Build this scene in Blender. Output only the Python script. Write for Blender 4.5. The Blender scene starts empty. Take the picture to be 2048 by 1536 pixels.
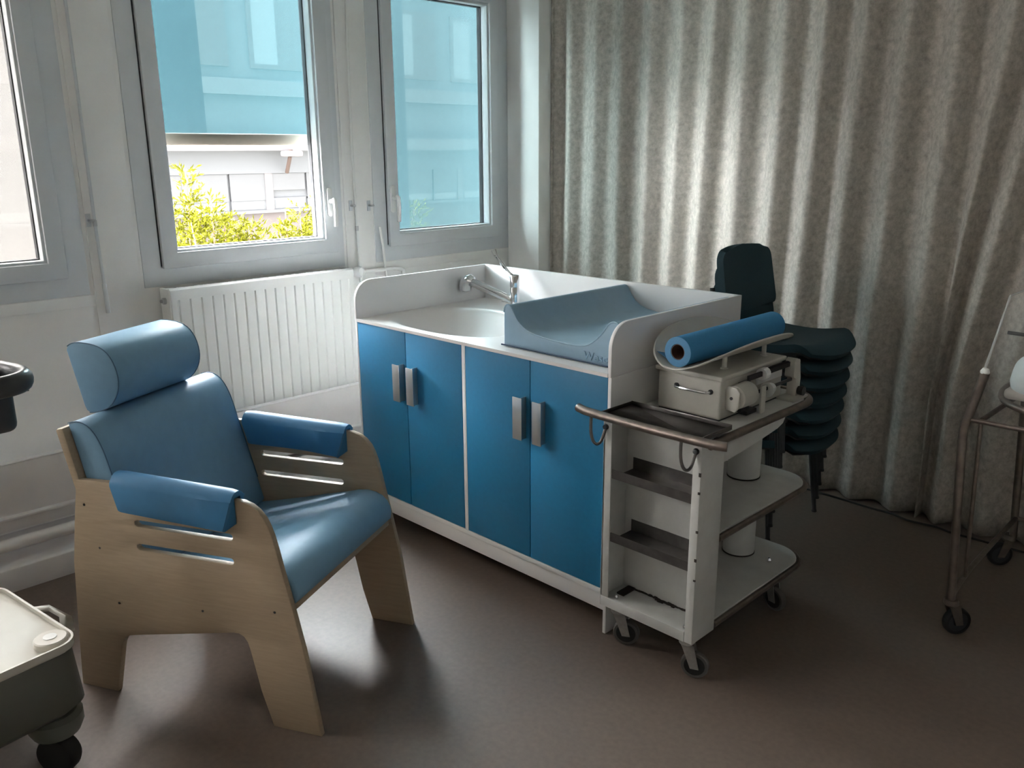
import bpy, bmesh, math, random
from mathutils import Vector, Matrix
random.seed(7)
S = bpy.context.scene
COL = S.collection
PI = math.pi

# ------------------------------------------------------------------ materials
MATS = {}
def mat(name, col, rough=0.5, metal=0.0, spec=0.5, noise=0.0, nscale=40.0, bump=0.0, bscale=200.0, col2=None, detail=3.0, coat=0.0):
    m = bpy.data.materials.new(name); m.use_nodes = True
    nt = m.node_tree; b = nt.nodes['Principled BSDF']
    b.inputs['Base Color'].default_value = (*col, 1)
    b.inputs['Roughness'].default_value = rough
    b.inputs['Metallic'].default_value = metal
    b.inputs['Specular IOR Level'].default_value = spec
    if coat: b.inputs['Coat Weight'].default_value = coat
    tc = nt.nodes.new('ShaderNodeTexCoord')
    if noise or col2:
        n = nt.nodes.new('ShaderNodeTexNoise'); n.inputs['Scale'].default_value = nscale; n.inputs['Detail'].default_value = detail
        nt.links.new(tc.outputs['Object'], n.inputs['Vector'])
        r = nt.nodes.new('ShaderNodeValToRGB')
        c2 = col2 or tuple(min(1, c*(1+noise)) for c in col)
        c1 = col if col2 else tuple(c*(1-noise) for c in col)
        r.color_ramp.elements[0].color = (*c1, 1); r.color_ramp.elements[1].color = (*c2, 1)
        r.color_ramp.elements[0].position = 0.3; r.color_ramp.elements[1].position = 0.7
        nt.links.new(n.outputs['Fac'], r.inputs['Fac']); nt.links.new(r.outputs['Color'], b.inputs['Base Color'])
    if bump:
        n2 = nt.nodes.new('ShaderNodeTexNoise'); n2.inputs['Scale'].default_value = bscale; n2.inputs['Detail'].default_value = 2
        nt.links.new(tc.outputs['Object'], n2.inputs['Vector'])
        bp = nt.nodes.new('ShaderNodeBump'); bp.inputs['Strength'].default_value = bump; bp.inputs['Distance'].default_value = 0.002
        nt.links.new(n2.outputs['Fac'], bp.inputs['Height']); nt.links.new(bp.outputs['Normal'], b.inputs['Normal'])
    MATS[name] = m
    return m

WALL = mat('wall_paint', (.79,.79,.775), .7, noise=.03, nscale=6, bump=.15, bscale=120)
CEIL = mat('ceiling_paint', (.86,.86,.84), .8, noise=.02, nscale=5)
FRAME = mat('window_frame_paint', (.60,.63,.65), .45, noise=.02, nscale=10)
GASKETSHADE = mat('window_gasket', (.03,.03,.035), .6)  # also blackens the sash gap, where it stands in for shade
RADM = mat('radiator_enamel', (.78,.79,.77), .35)
TRIMM = mat('skirting_paint', (.64,.62,.61), .5, noise=.04, nscale=9)
FLOORM = mat('linoleum', (.146,.112,.091), .42, noise=.10, nscale=55, bump=.05, bscale=300, detail=6)
WHITE = mat('white_laminate', (.80,.79,.79), .35)
SOLID = mat('white_worktop', (.80,.77,.76), .28)
BLUED = mat('blue_laminate', (.016,.185,.365), .42, noise=.04, nscale=60)
ALU = mat('brushed_aluminium', (.55,.56,.57), .38, .9)
CHROME = mat('chrome', (.75,.76,.78), .08, 1.0)
VINYL = mat('blue_vinyl', (.19,.345,.49), .55, spec=.35, noise=.03, nscale=30, bump=.12, bscale=900)
VINYL2 = mat('bright_blue_vinyl', (.055,.215,.42), .5, spec=.4, noise=.03, nscale=30, bump=.12, bscale=900)
MATV = mat('grey_blue_vinyl', (.26,.395,.51), .45, noise=.03, nscale=30, bump=.12, bscale=800)
SEAM = mat('dark_blue_seam', (.03,.06,.11), .6)
SEAMB = mat('vinyl_seam', (.06,.14,.23), .55)
def wood(name, c1, c2):
    m = mat(name, c1, .5, bump=.05); nt = m.node_tree; b = nt.nodes['Principled BSDF']
    tc = nt.nodes.new('ShaderNodeTexCoord'); mp = nt.nodes.new('ShaderNodeMapping'); mp.inputs['Scale'].default_value = (5,30,60)
    n = nt.nodes.new('ShaderNodeTexNoise'); n.inputs['Scale'].default_value = 2.5; n.inputs['Detail'].default_value = 5
    r = nt.nodes.new('ShaderNodeValToRGB'); r.color_ramp.elements[0].color = (*c1,1); r.color_ramp.elements[1].color = (*c2,1)
    r.color_ramp.elements[0].position = .35; r.color_ramp.elements[1].position = .65
    nt.links.new(tc.outputs['Object'], mp.inputs['Vector']); nt.links.new(mp.outputs['Vector'], n.inputs['Vector'])
    nt.links.new(n.outputs['Fac'], r.inputs['Fac']); nt.links.new(r.outputs['Color'], b.inputs['Base Color'])
    return m
PLY = wood('birch_plywood', (.36,.275,.19), (.40,.305,.21))
CREAM = mat('cream_enamel', (.50,.485,.44), .45, noise=.04, nscale=25)
WORN = mat('worn_white_enamel', (.53,.53,.51), .45, noise=.05, nscale=20)
CHIP = mat('chipped_paint_rust', (.035,.025,.02), .8)
STEEL = mat('dull_steel', (.15,.14,.135), .36, .8, noise=.12, nscale=40)
BROWNST = mat('tarnished_steel_tube', (.19,.155,.135), .42, .8, noise=.2, nscale=30)
DARKST = mat('dark_steel', (.06,.06,.065), .4, .6)
BLACK = mat('black_rubber', (.012,.012,.013), .6)
GALV = mat('zinc_plated_steel', (.36,.345,.33), .42, .6, noise=.1, nscale=60)
GREYRUB = mat('grey_rubber_tyre', (.10,.095,.09), .7)
TEAL = mat('dark_teal_fabric', (.011,.041,.055), .75, noise=.15, nscale=300, bump=.3, bscale=700)
SHELL = mat('dark_chair_shell', (.02,.022,.025), .5)
PAPER = mat('blue_paper', (.035,.225,.46), .75, noise=.06, nscale=300)
PAPERE = mat('pale_blue_paper_edge', (.09,.245,.43), .8, noise=.08, nscale=500)
CARD = mat('brown_cardboard', (.12,.065,.05), .8)
PLASTW = mat('white_plastic', (.72,.73,.72), .4)
CARTW = mat('cream_plastic', (.58,.555,.50), .42, noise=.03, nscale=12)
CARTG = mat('grey_green_plastic', (.13,.135,.115), .5)
DEVG = mat('dark_grey_plastic', (.045,.05,.055), .3, noise=.1, nscale=60)
CLOTH = mat('pale_blue_cotton', (.62,.70,.72), .85, bump=.3, bscale=60)
SHEET = mat('beige_cotton', (.48,.44,.40), .9, bump=.3, bscale=60)
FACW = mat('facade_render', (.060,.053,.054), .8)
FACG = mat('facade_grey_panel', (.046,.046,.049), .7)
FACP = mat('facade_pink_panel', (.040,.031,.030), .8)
SHADM = mat('blind_shade_panel', (.017,.016,.025), .6)  # tint of the added panels that imitate shade on the blinds
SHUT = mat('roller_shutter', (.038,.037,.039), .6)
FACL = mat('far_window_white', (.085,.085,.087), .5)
GROUND = mat('outdoor_ground', (.35,.34,.30), .9, noise=.2, nscale=1)
LEAF = mat('yellow_green_leaf', (.074,.073,.0045), .95, spec=.05, noise=.30, nscale=9)
RUST = mat('brown_lamp_arm', (.022,.010,.006), .8)
BARK = mat('bark', (.16,.10,.06), .8)
BEIGE = mat('beige_blind_bar', (.38,.32,.265), .5)

def fabric_curtain():
    m = mat('mottled_curtain', (.30,.285,.26), .85, bump=.25, bscale=400); nt = m.node_tree; b = nt.nodes['Principled BSDF']
    tc = nt.nodes.new('ShaderNodeTexCoord')
    n = nt.nodes.new('ShaderNodeTexNoise'); n.inputs['Scale'].default_value = 38; n.inputs['Detail'].default_value = 8; n.inputs['Roughness'].default_value = .75
    r = nt.nodes.new('ShaderNodeValToRGB'); r.color_ramp.elements[0].color = (.29,.26,.228,1); r.color_ramp.elements[1].color = (.60,.56,.505,1)
    r.color_ramp.elements[0].position = .30; r.color_ramp.elements[1].position = .70
    nt.links.new(tc.outputs['Object'], n.inputs['Vector']); nt.links.new(n.outputs['Fac'], r.inputs['Fac']); nt.links.new(r.outputs['Color'], b.inputs['Base Color'])
    return m
CURT = fabric_curtain()
def glassmat(name, tint=(1,1,1), gl=0.06, rough=0.0):
    m = bpy.data.materials.new(name); m.use_nodes = True; nt = m.node_tree; nt.nodes.clear()
    o = nt.nodes.new('ShaderNodeOutputMaterial'); mx = nt.nodes.new('ShaderNodeMixShader')
    t = nt.nodes.new('ShaderNodeBsdfTransparent'); t.inputs['Color'].default_value = (*tint,1)
    g = nt.nodes.new('ShaderNodeBsdfGlossy'); g.inputs['Roughness'].default_value = rough
    f = nt.nodes.new('ShaderNodeLayerWeight'); f.inputs['Blend'].default_value = gl
    nt.links.new(f.outputs['Fresnel'], mx.inputs['Fac'])
    nt.links.new(t.outputs[0], mx.inputs[1]); nt.links.new(g.outputs[0], mx.inputs[2]); nt.links.new(mx.outputs[0], o.inputs['Surface'])
    return m
GLASS = glassmat('window_glass', (.97,.985,.985), .12)
def hazemat(name, f):
    m = bpy.data.materials.new(name); m.use_nodes = True; nt = m.node_tree; nt.nodes.clear()
    o = nt.nodes.new('ShaderNodeOutputMaterial'); mx = nt.nodes.new('ShaderNodeMixShader'); mx.inputs['Fac'].default_value = f
    t = nt.nodes.new('ShaderNodeBsdfTransparent'); p = nt.nodes.new('ShaderNodeBsdfPrincipled')
    p.inputs['Base Color'].default_value = (.75,.77,.75,1); p.inputs['Roughness'].default_value = .1
    nt.links.new(t.outputs[0], mx.inputs[1]); nt.links.new(p.outputs[0], mx.inputs[2]); nt.links.new(mx.outputs[0], o.inputs['Surface'])
    return m
ACRYL = hazemat('clear_acrylic', .035)
ACRYLE = hazemat('acrylic_edge', .45)
def blindmat(name, col, trans, tcol):
    m = bpy.data.materials.new(name); m.use_nodes = True; nt = m.node_tree; nt.nodes.clear()
    o = nt.nodes.new('ShaderNodeOutputMaterial'); mx = nt.nodes.new('ShaderNodeMixShader'); mx2 = nt.nodes.new('ShaderNodeMixShader')
    t = nt.nodes.new('ShaderNodeBsdfTransparent'); t.inputs['Color'].default_value = (*tcol,1)
    l = nt.nodes.new('ShaderNodeBsdfTranslucent'); l.inputs['Color'].default_value = (*col,1)
    d = nt.nodes.new('ShaderNodeBsdfDiffuse'); d.inputs['Color'].default_value = (*col,1)
    mx.inputs['Fac'].default_value = .22; mx2.inputs['Fac'].default_value = trans
    nt.links.new(l.outputs[0], mx.inputs[1]); nt.links.new(d.outputs[0], mx.inputs[2])
    nt.links.new(mx.outputs[0], mx2.inputs[1]); nt.links.new(t.outputs[0], mx2.inputs[2]); nt.links.new(mx2.outputs[0], o.inputs['Surface'])
    return m
BLINDC = blindmat('cyan_blind_fabric', (.018,.037,.042), .47, (.84,.97,.99))
BLINDC2 = blindmat('denser_cyan_blind_fabric', (.024,.043,.048), .36, (.86,.97,.98))
BLINDO = blindmat('added_blind_fabric', (.052,.050,.048), .62, (1,.97,.94))  # weave thinned for the added unseen blind, to let more daylight through
BLINDW = blindmat('cream_blind_fabric', (.052,.050,.048), .30, (1,.97,.94))

# ------------------------------------------------------------------ object helpers
def finish(bm, bevel=0.0, seg=2, sharp=35):
    bmesh.ops.remove_doubles(bm, verts=bm.verts, dist=1e-6)
    bmesh.ops.recalc_face_normals(bm, faces=bm.faces)
    if bevel:
        es = [e for e in bm.edges if len(e.link_faces) == 2 and e.calc_face_angle(0) > math.radians(40)]
        if es:
            bmesh.ops.bevel(bm, geom=es, offset=bevel, segments=seg, profile=0.5, affect='EDGES', clamp_overlap=True)
            bmesh.ops.recalc_face_normals(bm, faces=bm.faces)
    for f in bm.faces: f.smooth = True
    for e in bm.edges:
        e.smooth = not (len(e.link_faces) == 2 and e.calc_face_angle(0) > math.radians(sharp))
def obj(name, bm, m, parent=None, bevel=0.0, seg=2, sharp=35, world=True):
    """bm is in the frame of the thing's root; links ONE mesh object"""
    finish(bm, bevel, seg, sharp)
    me = bpy.data.meshes.new(name); bm.to_mesh(me); bm.free()
    for mm in (m if isinstance(m, (list, tuple)) else [m]): me.materials.append(mm)
    o = bpy.data.objects.new(name, me); COL.objects.link(o)
    if parent is not None: o.parent = parent
    return o
def tag(o, label, cat, group=None):
    o['label'] = label; o['category'] = cat
    if group: o['group'] = group
    return o
def thing(name, label, cat, loc=(0,0,0), rz=0.0, group=None):
    o = bpy.data.objects.new(name, None); COL.objects.link(o)
    o.location = loc; o.rotation_euler = (0,0,rz); o.empty_display_size = .1
    return tag(o, label, cat, group)
def struct(o):
    o['kind'] = 'structure'; return o
def dup(root, loc, label=None, name=None):
    r = root.copy(); COL.objects.link(r); r.location = loc
    if label: r['label'] = label
    for ch in list(root.children):
        c = ch.copy(); COL.objects.link(c); c.parent = r
        for g in list(ch.children):
            d = g.copy(); COL.objects.link(d); d.parent = c
    return r
def NB(): return bmesh.new()
def box(bm, x0, x1, y0, y1, z0, z1):
    vs = [bm.verts.new((x,y,z)) for x in (x0,x1) for y in (y0,y1) for z in (z0,z1)]
    for f in ((0,1,3,2),(4,6,7,5),(0,4,5,1),(2,3,7,6),(0,2,6,4),(1,5,7,3)): bm.faces.new([vs[i] for i in f])
    return bm
def bx(*a): return box(NB(), *a)
def prism(bm, pts, axis, lo, hi):
    """polygon pts (2-D) extruded along axis; for axis 0 pts=(y,z), 1 pts=(x,z), 2 pts=(x,y)"""
    def v(p, t):
        return (t,p[0],p[1]) if axis == 0 else (p[0],t,p[1]) if axis == 1 else (p[0],p[1],t)
    a = [bm.verts.new(v(p,lo)) for p in pts]; b = [bm.verts.new(v(p,hi)) for p in pts]
    n = len(pts)
    for i in range(n): bm.faces.new((a[i],a[(i+1)%n],b[(i+1)%n],b[i]))
    bm.faces.new(a[::-1]); bm.faces.new(b)
    return bm
def tube(bm, pts, r, n=10, cyclic=False, cap=True):
    pts = [Vector(p) for p in pts]; N = len(pts)
    rs = r if isinstance(r, (list,tuple)) else [r]*N
    tang = []
    for i in range(N):
        if cyclic: t = pts[(i+1)%N]-pts[i-1]
        else: t = pts[min(i+1,N-1)]-pts[max(i-1,0)]
        tang.append(t.normalized())
    up = Vector((0,0,1)) if abs(tang[0].z) < .9 else Vector((1,0,0))
    u = tang[0].cross(up).normalized()
    rings = []
    for i in range(N):
        t = tang[i]; u = (u - t*u.dot(t)).normalized(); w = t.cross(u)
        rings.append([bm.verts.new(pts[i] + (u*math.cos(2*PI*k/n) + w*math.sin(2*PI*k/n))*rs[i]) for k in range(n)])
    for i in range(N if cyclic else N-1):
        A, B = rings[i], rings[(i+1)%N]
        for k in range(n): bm.faces.new((A[k],A[(k+1)%n],B[(k+1)%n],B[k]))
    if cap and not cyclic:
        bm.faces.new(rings[0][::-1]); bm.faces.new(rings[-1])
    return bm
def smooth_path(pts, it=2, cyclic=False):
    pts = [Vector(p) for p in pts]
    for _ in range(it):
        out = [] if cyclic else [pts[0]]
        rng = range(len(pts)) if cyclic else range(len(pts)-1)
        for i in rng:
            a, b = pts[i], pts[(i+1)%len(pts)]
            out += [a*.75+b*.25, a*.25+b*.75]
        if not cyclic: out.append(pts[-1])
        pts = out
    return pts
def lathe(bm, prof, origin=(0,0,0), axis=(0,0,1), n=28):
    """prof: list of (radius, height along axis)"""
    ax = Vector(axis).normalized(); o = Vector(origin)
    u = ax.orthogonal().normalized(); w = ax.cross(u)
    rings = []
    for r, h in prof:
        if r < 1e-6: rings.append([bm.verts.new(o+ax*h)])
        else: rings.append([bm.verts.new(o+ax*h+(u*math.cos(2*PI*k/n)+w*math.sin(2*PI*k/n))*r) for k in range(n)])
    for A, B in zip(rings, rings[1:]):
        for k in range(n):
            if len(A) == 1 and len(B) == 1: continue
            if len(A) == 1: bm.faces.new((A[0],B[(k+1)%n],B[k]))
            elif len(B) == 1: bm.faces.new((A[k],A[(k+1)%n],B[0]))
            else: bm.faces.new((A[k],A[(k+1)%n],B[(k+1)%n],B[k]))
    return bm
def grid(bm, fn, nu, nv):
    g = [[bm.verts.new(fn(i/nu, j/nv)) for j in range(nv+1)] for i in range(nu+1)]
    for i in range(nu):
        for j in range(nv): bm.faces.new((g[i][j],g[i+1][j],g[i+1][j+1],g[i][j+1]))
    return bm
def shell(fn, nu, nv, th):
    """closed thin shell of a parametric sheet (thickness along the normal)"""
    bm = NB(); grid(bm, fn, nu, nv); bm.normal_update()
    bmesh.ops.recalc_face_normals(bm, faces=bm.faces)
    bmesh.ops.solidify(bm, geom=bm.faces[:], thickness=th)
    return bm
def flat_outline(name, outline, holes, thick, m, parent=None, bevel=.003, axis='XZ'):
    """board cut from an outline with holes; local x,z plane, thickness along +y"""
    cu = bpy.data.curves.new(name, 'CURVE'); cu.dimensions = '2D'; cu.fill_mode = 'BOTH'
    for loop in [outline]+holes:
        sp = cu.splines.new('POLY'); sp.points.add(len(loop)-1); sp.use_cyclic_u = True
        for p, q in zip(sp.points, loop): p.co = (q[0],q[1],0,1)
    cu.extrude = thick/2-bevel; cu.bevel_depth = bevel; cu.bevel_resolution = 1; cu.offset = -bevel
    t = bpy.data.objects.new(name, cu); COL.objects.link(t)
    dg = bpy.context.evaluated_depsgraph_get(); dg.update()
    me = bpy.data.meshes.new_from_object(t.evaluated_get(dg))
    bpy.data.objects.remove(t); bpy.data.curves.remove(cu)
    bm = NB(); bm.from_mesh(me); bpy.data.meshes.remove(me)
    if axis == 'XZ':
        for v in bm.verts: v.co = (v.co.x, thick/2 - v.co.z, v.co.y)
    elif axis == 'YZ':
        for v in bm.verts: v.co = (v.co.z + thick/2, v.co.x, v.co.y)
    return obj(name, bm, m, parent)
def arc(cx, cz, r, a0, a1, n=6):
    return [(cx+r*math.cos(math.radians(a0+(a1-a0)*i/n)), cz+r*math.sin(math.radians(a0+(a1-a0)*i/n))) for i in range(n+1)]
def shift(o_bm, v):
    bmesh.ops.translate(o_bm, verts=o_bm.verts, vec=v); return o_bm

# ------------------------------------------------------------------ room shell
XW = -.72          # inner face of the window wall
YC = 1.90          # wall behind the curtain
XR, YF, ZC = 3.45, -4.3, 2.75
fl = struct(obj('floor', bx(XW-.115, XR+.1, YF-.1, YC+.1, -.1, 0), FLOORM))
struct(obj('ceiling', bx(XW-.115, XR+.1, YF-.1, YC+.1, ZC, ZC+.1), CEIL))
struct(obj('wall_back', bx(XW-.115, XR+.1, YC, YC+.12, 0, ZC), WALL))
struct(obj('wall_right', bx(XR, XR+.12, YF, YC, 0, ZC), WALL))
struct(obj('wall_front', bx(XW-.115, XR, YF-.12, YF, 0, ZC), WALL))
WINS = [(-1.79,-.788,1), (-.566,.448,2), (.642,1.614,3), (-3.05,-2.03,4), (-4.12,-3.16,5)]
ZB, ZT = 1.015, 2.50
bm = NB()
ys = [YF]
for a, b, _ in sorted(WINS): ys += [a, b]
ys.append(YC)
for i in range(0, len(ys), 2): box(bm, XW-.115, XW, ys[i], ys[i+1], 0, ZC)
for a, b, _ in WINS:
    box(bm, XW-.115, XW, a, b, 0, ZB); box(bm, XW-.115, XW, a, b, ZT, ZC)
struct(obj('wall_left', bm, WALL))
# corner pillar beside the third window
struct(obj('trim_1', bx(XW, -.468, 1.614, YC, 0, ZC), WALL, bevel=.006))
# sill apron strips under the windows
for k, (a, b) in enumerate(((-4.1,-.70), (.50,1.612))):
    struct(obj('trim_%d' % (2+k), bx(XW, XW+.006, a, b, .968, ZB-.003), WALL, bevel=.001))
# raised cover strips on the wall between the windows
bm = NB(); box(bm, XW, XW+.010, -.772, -.585, .47, 2.6); struct(obj('trim_4', bm, WALL, bevel=.002))
bm = NB(); box(bm, XW, XW+.010, .462, .628, .47, 2.6); struct(obj('trim_5', bm, WALL, bevel=.002))
struct(obj('trim_11', bx(-.506,-.4785,YF,1.612,.4605,.4655), WHITE, bevel=.001))  # white strip added along the duct top, imitating light caught by its edge
# low boxed-in duct along the wall
bm = NB(); prism(bm, [(-.505,.25),(-.505,.460),(-.48,.460),(-.48,.25)], 1, YF, 1.612)
struct(obj('trim_6', bm, TRIMM, bevel=.004))
bm = NB(); prism(bm, [(XW,.20),(XW,.262),(-.452,.262),(-.452,.252),(-.48,.247),(-.48,.20)], 1, YF, 1.612)
struct(obj('trim_7', bm, TRIMM, bevel=.003))
bm = NB(); prism(bm, [(XW,0),(XW,.10),(-.40,.10),(-.385,.092),(-.385,0)], 1, YF, 1.612)
struct(obj('baseboard_left', bm, TRIMM, bevel=.003))
tag(obj('heating_pipe', tube(NB(), [(-.435,YF+.02,.168),(-.435,1.60,.168)], .0245, 16), TRIMM),
    'long painted heating pipe running low along the window wall above the skirting', 'pipe')

# windows
def ring(bm, x0, x1, y0, y1, z0, z1, w):
    box(bm, x0, x1, y0, y0+w, z0, z1); box(bm, x0, x1, y1-w, y1, z0, z1)
    box(bm, x0, x1, y0+w, y1-w, z0, z0+w); box(bm, x0, x1, y0+w, y1-w, z1-w, z1)
def frame_ring(x0, x1, y0, y1, z0, z1, w, name, m, parent, bevel=.002):
    bm = NB()
    o = [(y0,z0),(y1,z0),(y1,z1),(y0,z1)]; i = [(y0+w,z0+w),(y1-w,z0+w),(y1-w,z1-w),(y0+w,z1-w)]
    V = {}
    for t, x in enumerate((x0,x1)):
        for k in range(4):
            V[t,'o',k] = bm.verts.new((x,*o[k])); V[t,'i',k] = bm.verts.new((x,*i[k]))
    for k in range(4):
        j = (k+1)%4
        bm.faces.new((V[0,'o',k],V[0,'o',j],V[0,'i',j],V[0,'i',k])); bm.faces.new((V[1,'o',k],V[1,'i',k],V[1,'i',j],V[1,'o',j]))
        bm.faces.new((V[0,'o',k],V[1,'o',k],V[1,'o',j],V[0,'o',j])); bm.faces.new((V[0,'i',k],V[0,'i',j],V[1,'i',j],V[1,'i',k]))
    return obj(name, bm, m, parent, bevel=bevel)
def window_handle(parent, y, z, x, sgn):
    h = obj('handle', lathe(NB(), [(0,0),(.010,0),(.010,.045),(0,.046)], (x,y,z+.075), (1,0,0), 14), PLASTW, parent)
    obj('rosette', prism(NB(), [(y+p[0], z+.07+p[1]) for p in arc(0,.055,.014,0,180,8)+arc(0,-.055,.014,180,360,8)], 0, x-.002, x+.012), PLASTW, h, bevel=.002)
    pts = [(x+.040,y,z+.085),(x+.052,y,z+.078),(x+.053,y+.002*sgn,z+.03),(x+.047,y+.003*sgn,z-.045)]
    obj('lever', tube(NB(), smooth_path(pts,2), [.011]*3+[.0105]*30 if False else .0105, 10), PLASTW, h)
for y0, y1, n in WINS:
    w = bpy.data.objects.new('window_%d' % n, None); COL.objects.link(w); struct(w); w.location = (XW,(y0+y1)/2,ZB)
    def loc(o):                                       # world mesh -> child of the window's own empty
        o.data.transform(Matrix.Translation(-Vector(w.location))); return o
    before = set(bpy.data.objects)
    frame_ring(XW-.075, XW+.004, y0, y1, ZB, ZT, .079, 'frame', FRAME, w)
    hinge_left = n in (1, 2)
    g = .006
    frame_ring(XW-.078, XW+.020, y0+.079-(0 if n!=3 else 0)+g*(1 if n in (2,3) else .3), y1-.079+.035*(n==2), ZB+.079-.004, ZT-.08, .066, 'sash', FRAME, w, .003)
    iy0, iy1, iz0, iz1 = y0+.079+.066+g*(1 if n in (2,3) else .3)-.004, y1-.079-.066+.035*(n==2)+.004, ZB+.075+.062, ZT-.146
    frame_ring(XW-.078, XW+.004, iy0-.006, iy1+.006, iz0-.006, iz1+.006, .020, 'glazing_bead', FRAME, w, .002)
    frame_ring(XW-.074, XW-.045, iy0+.008, iy1-.008, iz0+.008, iz1-.008, .010, 'gasket', GASKETSHADE, w, 0)
    # black strip standing in for shade in the gap between frame and sash
    gy = y0+.079
    if n in (2, 3): obj('gasket', bx(XW-.04, XW+.0055, gy-.001, gy+.004, ZB+.085, ZT-.085), GASKETSHADE, w)  # shade strip in the gap, not a gasket
    obj('glass', bx(XW-.068, XW-.062, iy0+.004, iy1-.004, iz0+.004, iz1-.004), GLASS, w)
    if n == 2: window_handle(w, .366, 1.265, XW+.018, 1)
    if n == 3: window_handle(w, .752, 1.265, XW+.018, 1)
    for o in set(bpy.data.objects)-before:
        if o.type == 'MESH': loc(o)

# crank rods of the blinds
for nm, pts, lab in (('crank_rod', [(-.695,-.742,2.5),(-.695,-.742,1.30),(-.695,-.735,.935)], 'thin grey crank rod hanging on the wall left of the middle window'),
                     ('crank_rod', [(-.690,.522,2.5),(-.690,.509,1.60),(-.690,.513,1.20),(-.675,.512,.93)], 'long pale crank rod hanging between the middle and right windows'),
                     ('crank_rod', [(-.690,.655,1.20),(-.688,.668,1.10),(-.675,.671,.93),(-.492,.672,.470)], 'short pale rod end standing beside the radiator valve left of the right window')):
    root = thing(nm, lab, 'crank rod', pts[-1], group=None)
    P0 = Vector(pts[-1]); q = [Vector(p)-P0 for p in pts]
    obj('rod', tube(NB(), q, .0065, 10), RADM if 'pale' in lab else FRAME, root)
    b = q[-1]; b2_ = b+(q[-2]-b).normalized()*.12; obj('grip', tube(NB(), [b, b2_], .0095, 10), RADM if 'pale' in lab else FRAME, root)
    j = q[-2]; obj('joint', tube(NB(), [j+Vector((0,0,-.012)), j+Vector((0,0,.012))], .0085, 10), ALU, root)
for (y, z), lab in (((-.762,1.312),'small rod clip on the wall right of the left window'), ((.494,1.312),'small rod clip beside the long pale crank rod'), ((.604,1.307),'small rod clip on the strip just left of the right window')):
    c = thing('wall_clip', lab, 'clip', (XW+.010,y,z))
    obj('base', bx(0,.006,-.010,.010,-.026,.026), FRAME, c, bevel=.002)
    obj('hook', tube(NB(), smooth_path([(.004,0,0),(.022,0,0),(.026,.010,0),(.018,.020,0)],1), .005, 8), ALU, c)

# ------------------------------------------------------------------ radiator
rd = thing('radiator', 'white ribbed panel radiator on the wall below the middle window', 'radiator', (-.58,-.06,.42))
y0, y1, H = -.457, .460, .60
prof = [(-.02,y0),(0,y0)]
y = y0+.030
while y < y1-.025:
    prof += [(0,y-.006),(-.007,y-.0015),(-.007,y+.0015),(0,y+.006)]; y += .0505
prof += [(0,y1),(-.02,y1)]
bm = NB()
prism(bm, prof, 2, .02, H-.05)
obj('front_panel', bm, RADM, rd, sharp=50)
obj('top_band', prism(NB(), [(-.018,H-.05),(0,H-.05),(.001,H-.03),(-.001,H-.008),(-.012,H),(-.018,H)], 1, y0-.002, y1+.002), RADM, rd)
obj('rear_panel', bx(-.095,-.075,y0,y1,.02,H-.01), RADM, rd, bevel=.005)
obj('side_cover', bx(-.10,-.010,y0-.004,y0+.012,.01,H-.004), RADM, rd, bevel=.003)
obj('side_cover', bx(-.10,-.010,y1-.012,y1+.004,.01,H-.004), RADM, rd, bevel=.003)
bm = NB()
for i in range(22):
    yy = y0+.02+(y1-y0-.04)*i/22; box(bm, -.094,-.014, yy, yy+(y1-y0-.04)/22-.014, H-.014, H-.008)
box(bm, -.094,-.085,y0,y1,H-.014,H-.008); box(bm, -.022,-.013,y0,y1,H-.014,H-.008)
obj('top_grille', bm, RADM, rd)
obj('vent_plug', lathe(NB(), [(0,0),(.014,0),(.014,.012),(.007,.014),(.007,.022),(0,.022)], (-.05,y0-.004,.545), (0,-1,0), 16), ALU, rd)
v = obj('valve', tube(NB(), [(-.05,y1+.002,.560),(-.05,y1+.05,.560),(-.05,y1+.05,.560)][:2], .011, 12), ALU, rd)
obj('valve_collar', lathe(NB(), [(0,0),(.019,0),(.021,.012),(.021,.030),(0,.03)], (-.045,y1+.022,.573), (.92,.25,.08), 20), FRAME, v)
obj('valve_head', lathe(NB(), [(0,.028),(.025,.028),(.027,.034),(.027,.058),(.022,.066),(.018,.066),(.017,.064),(0,.064)], (-.045,y1+.022,.573), (.92,.25,.08), 24), PLASTW, v)
obj('supply_pipe', tube(NB(), smooth_path([(-.075,y1+.06,.560),(-.09,y1+.10,.560),(-.10,y1+.16,.560),(-.10,y1+.36,.560),(-.10,y1+.40,.53),(-.10,y1+.40,.05)],2), .011, 12), WALL, rd)

# ------------------------------------------------------------------ changing cabinet
L, D, HT, HU = 1.358, .750, .900, 1.057
cab = thing('changing_cabinet', 'long white baby changing cabinet with four blue doors and a moulded washbasin', 'cabinet', (0,0,0))
T = .013
sidep = [(0,0),(0,.889),(D,.889),(D,0)]
bm = NB(); box(bm, 0,T,0,D,0,.888)
obj('side_panel', bm, WHITE, cab, bevel=.0015)
bm = NB(); box(bm, L-T,L,0,D,0,.888)
obj('side_panel', bm, WHITE, cab, bevel=.0015)
obj('back_panel', bx(T,L-T,D-.012,D,.08,.888), WHITE, cab)
obj('divider', bx(.662,.681,.001,D-.012,.14,.888), WHITE, cab, bevel=.001)
obj('bottom_panel', bx(T,L-T,0,D-.012,.140,.158), WHITE, cab, bevel=.001)
obj('kick_plate', bx(T,L-T,.006,.020,.080,.1395), WHITE, cab, bevel=.001)
HX = [(.281,.325),(.367,.411),(.956,1.0),(1.048,1.090)]
DX = [(.0145,.3295),(.3325,.6605),(.6825,1.0085),(1.0115,1.3435)]
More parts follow.
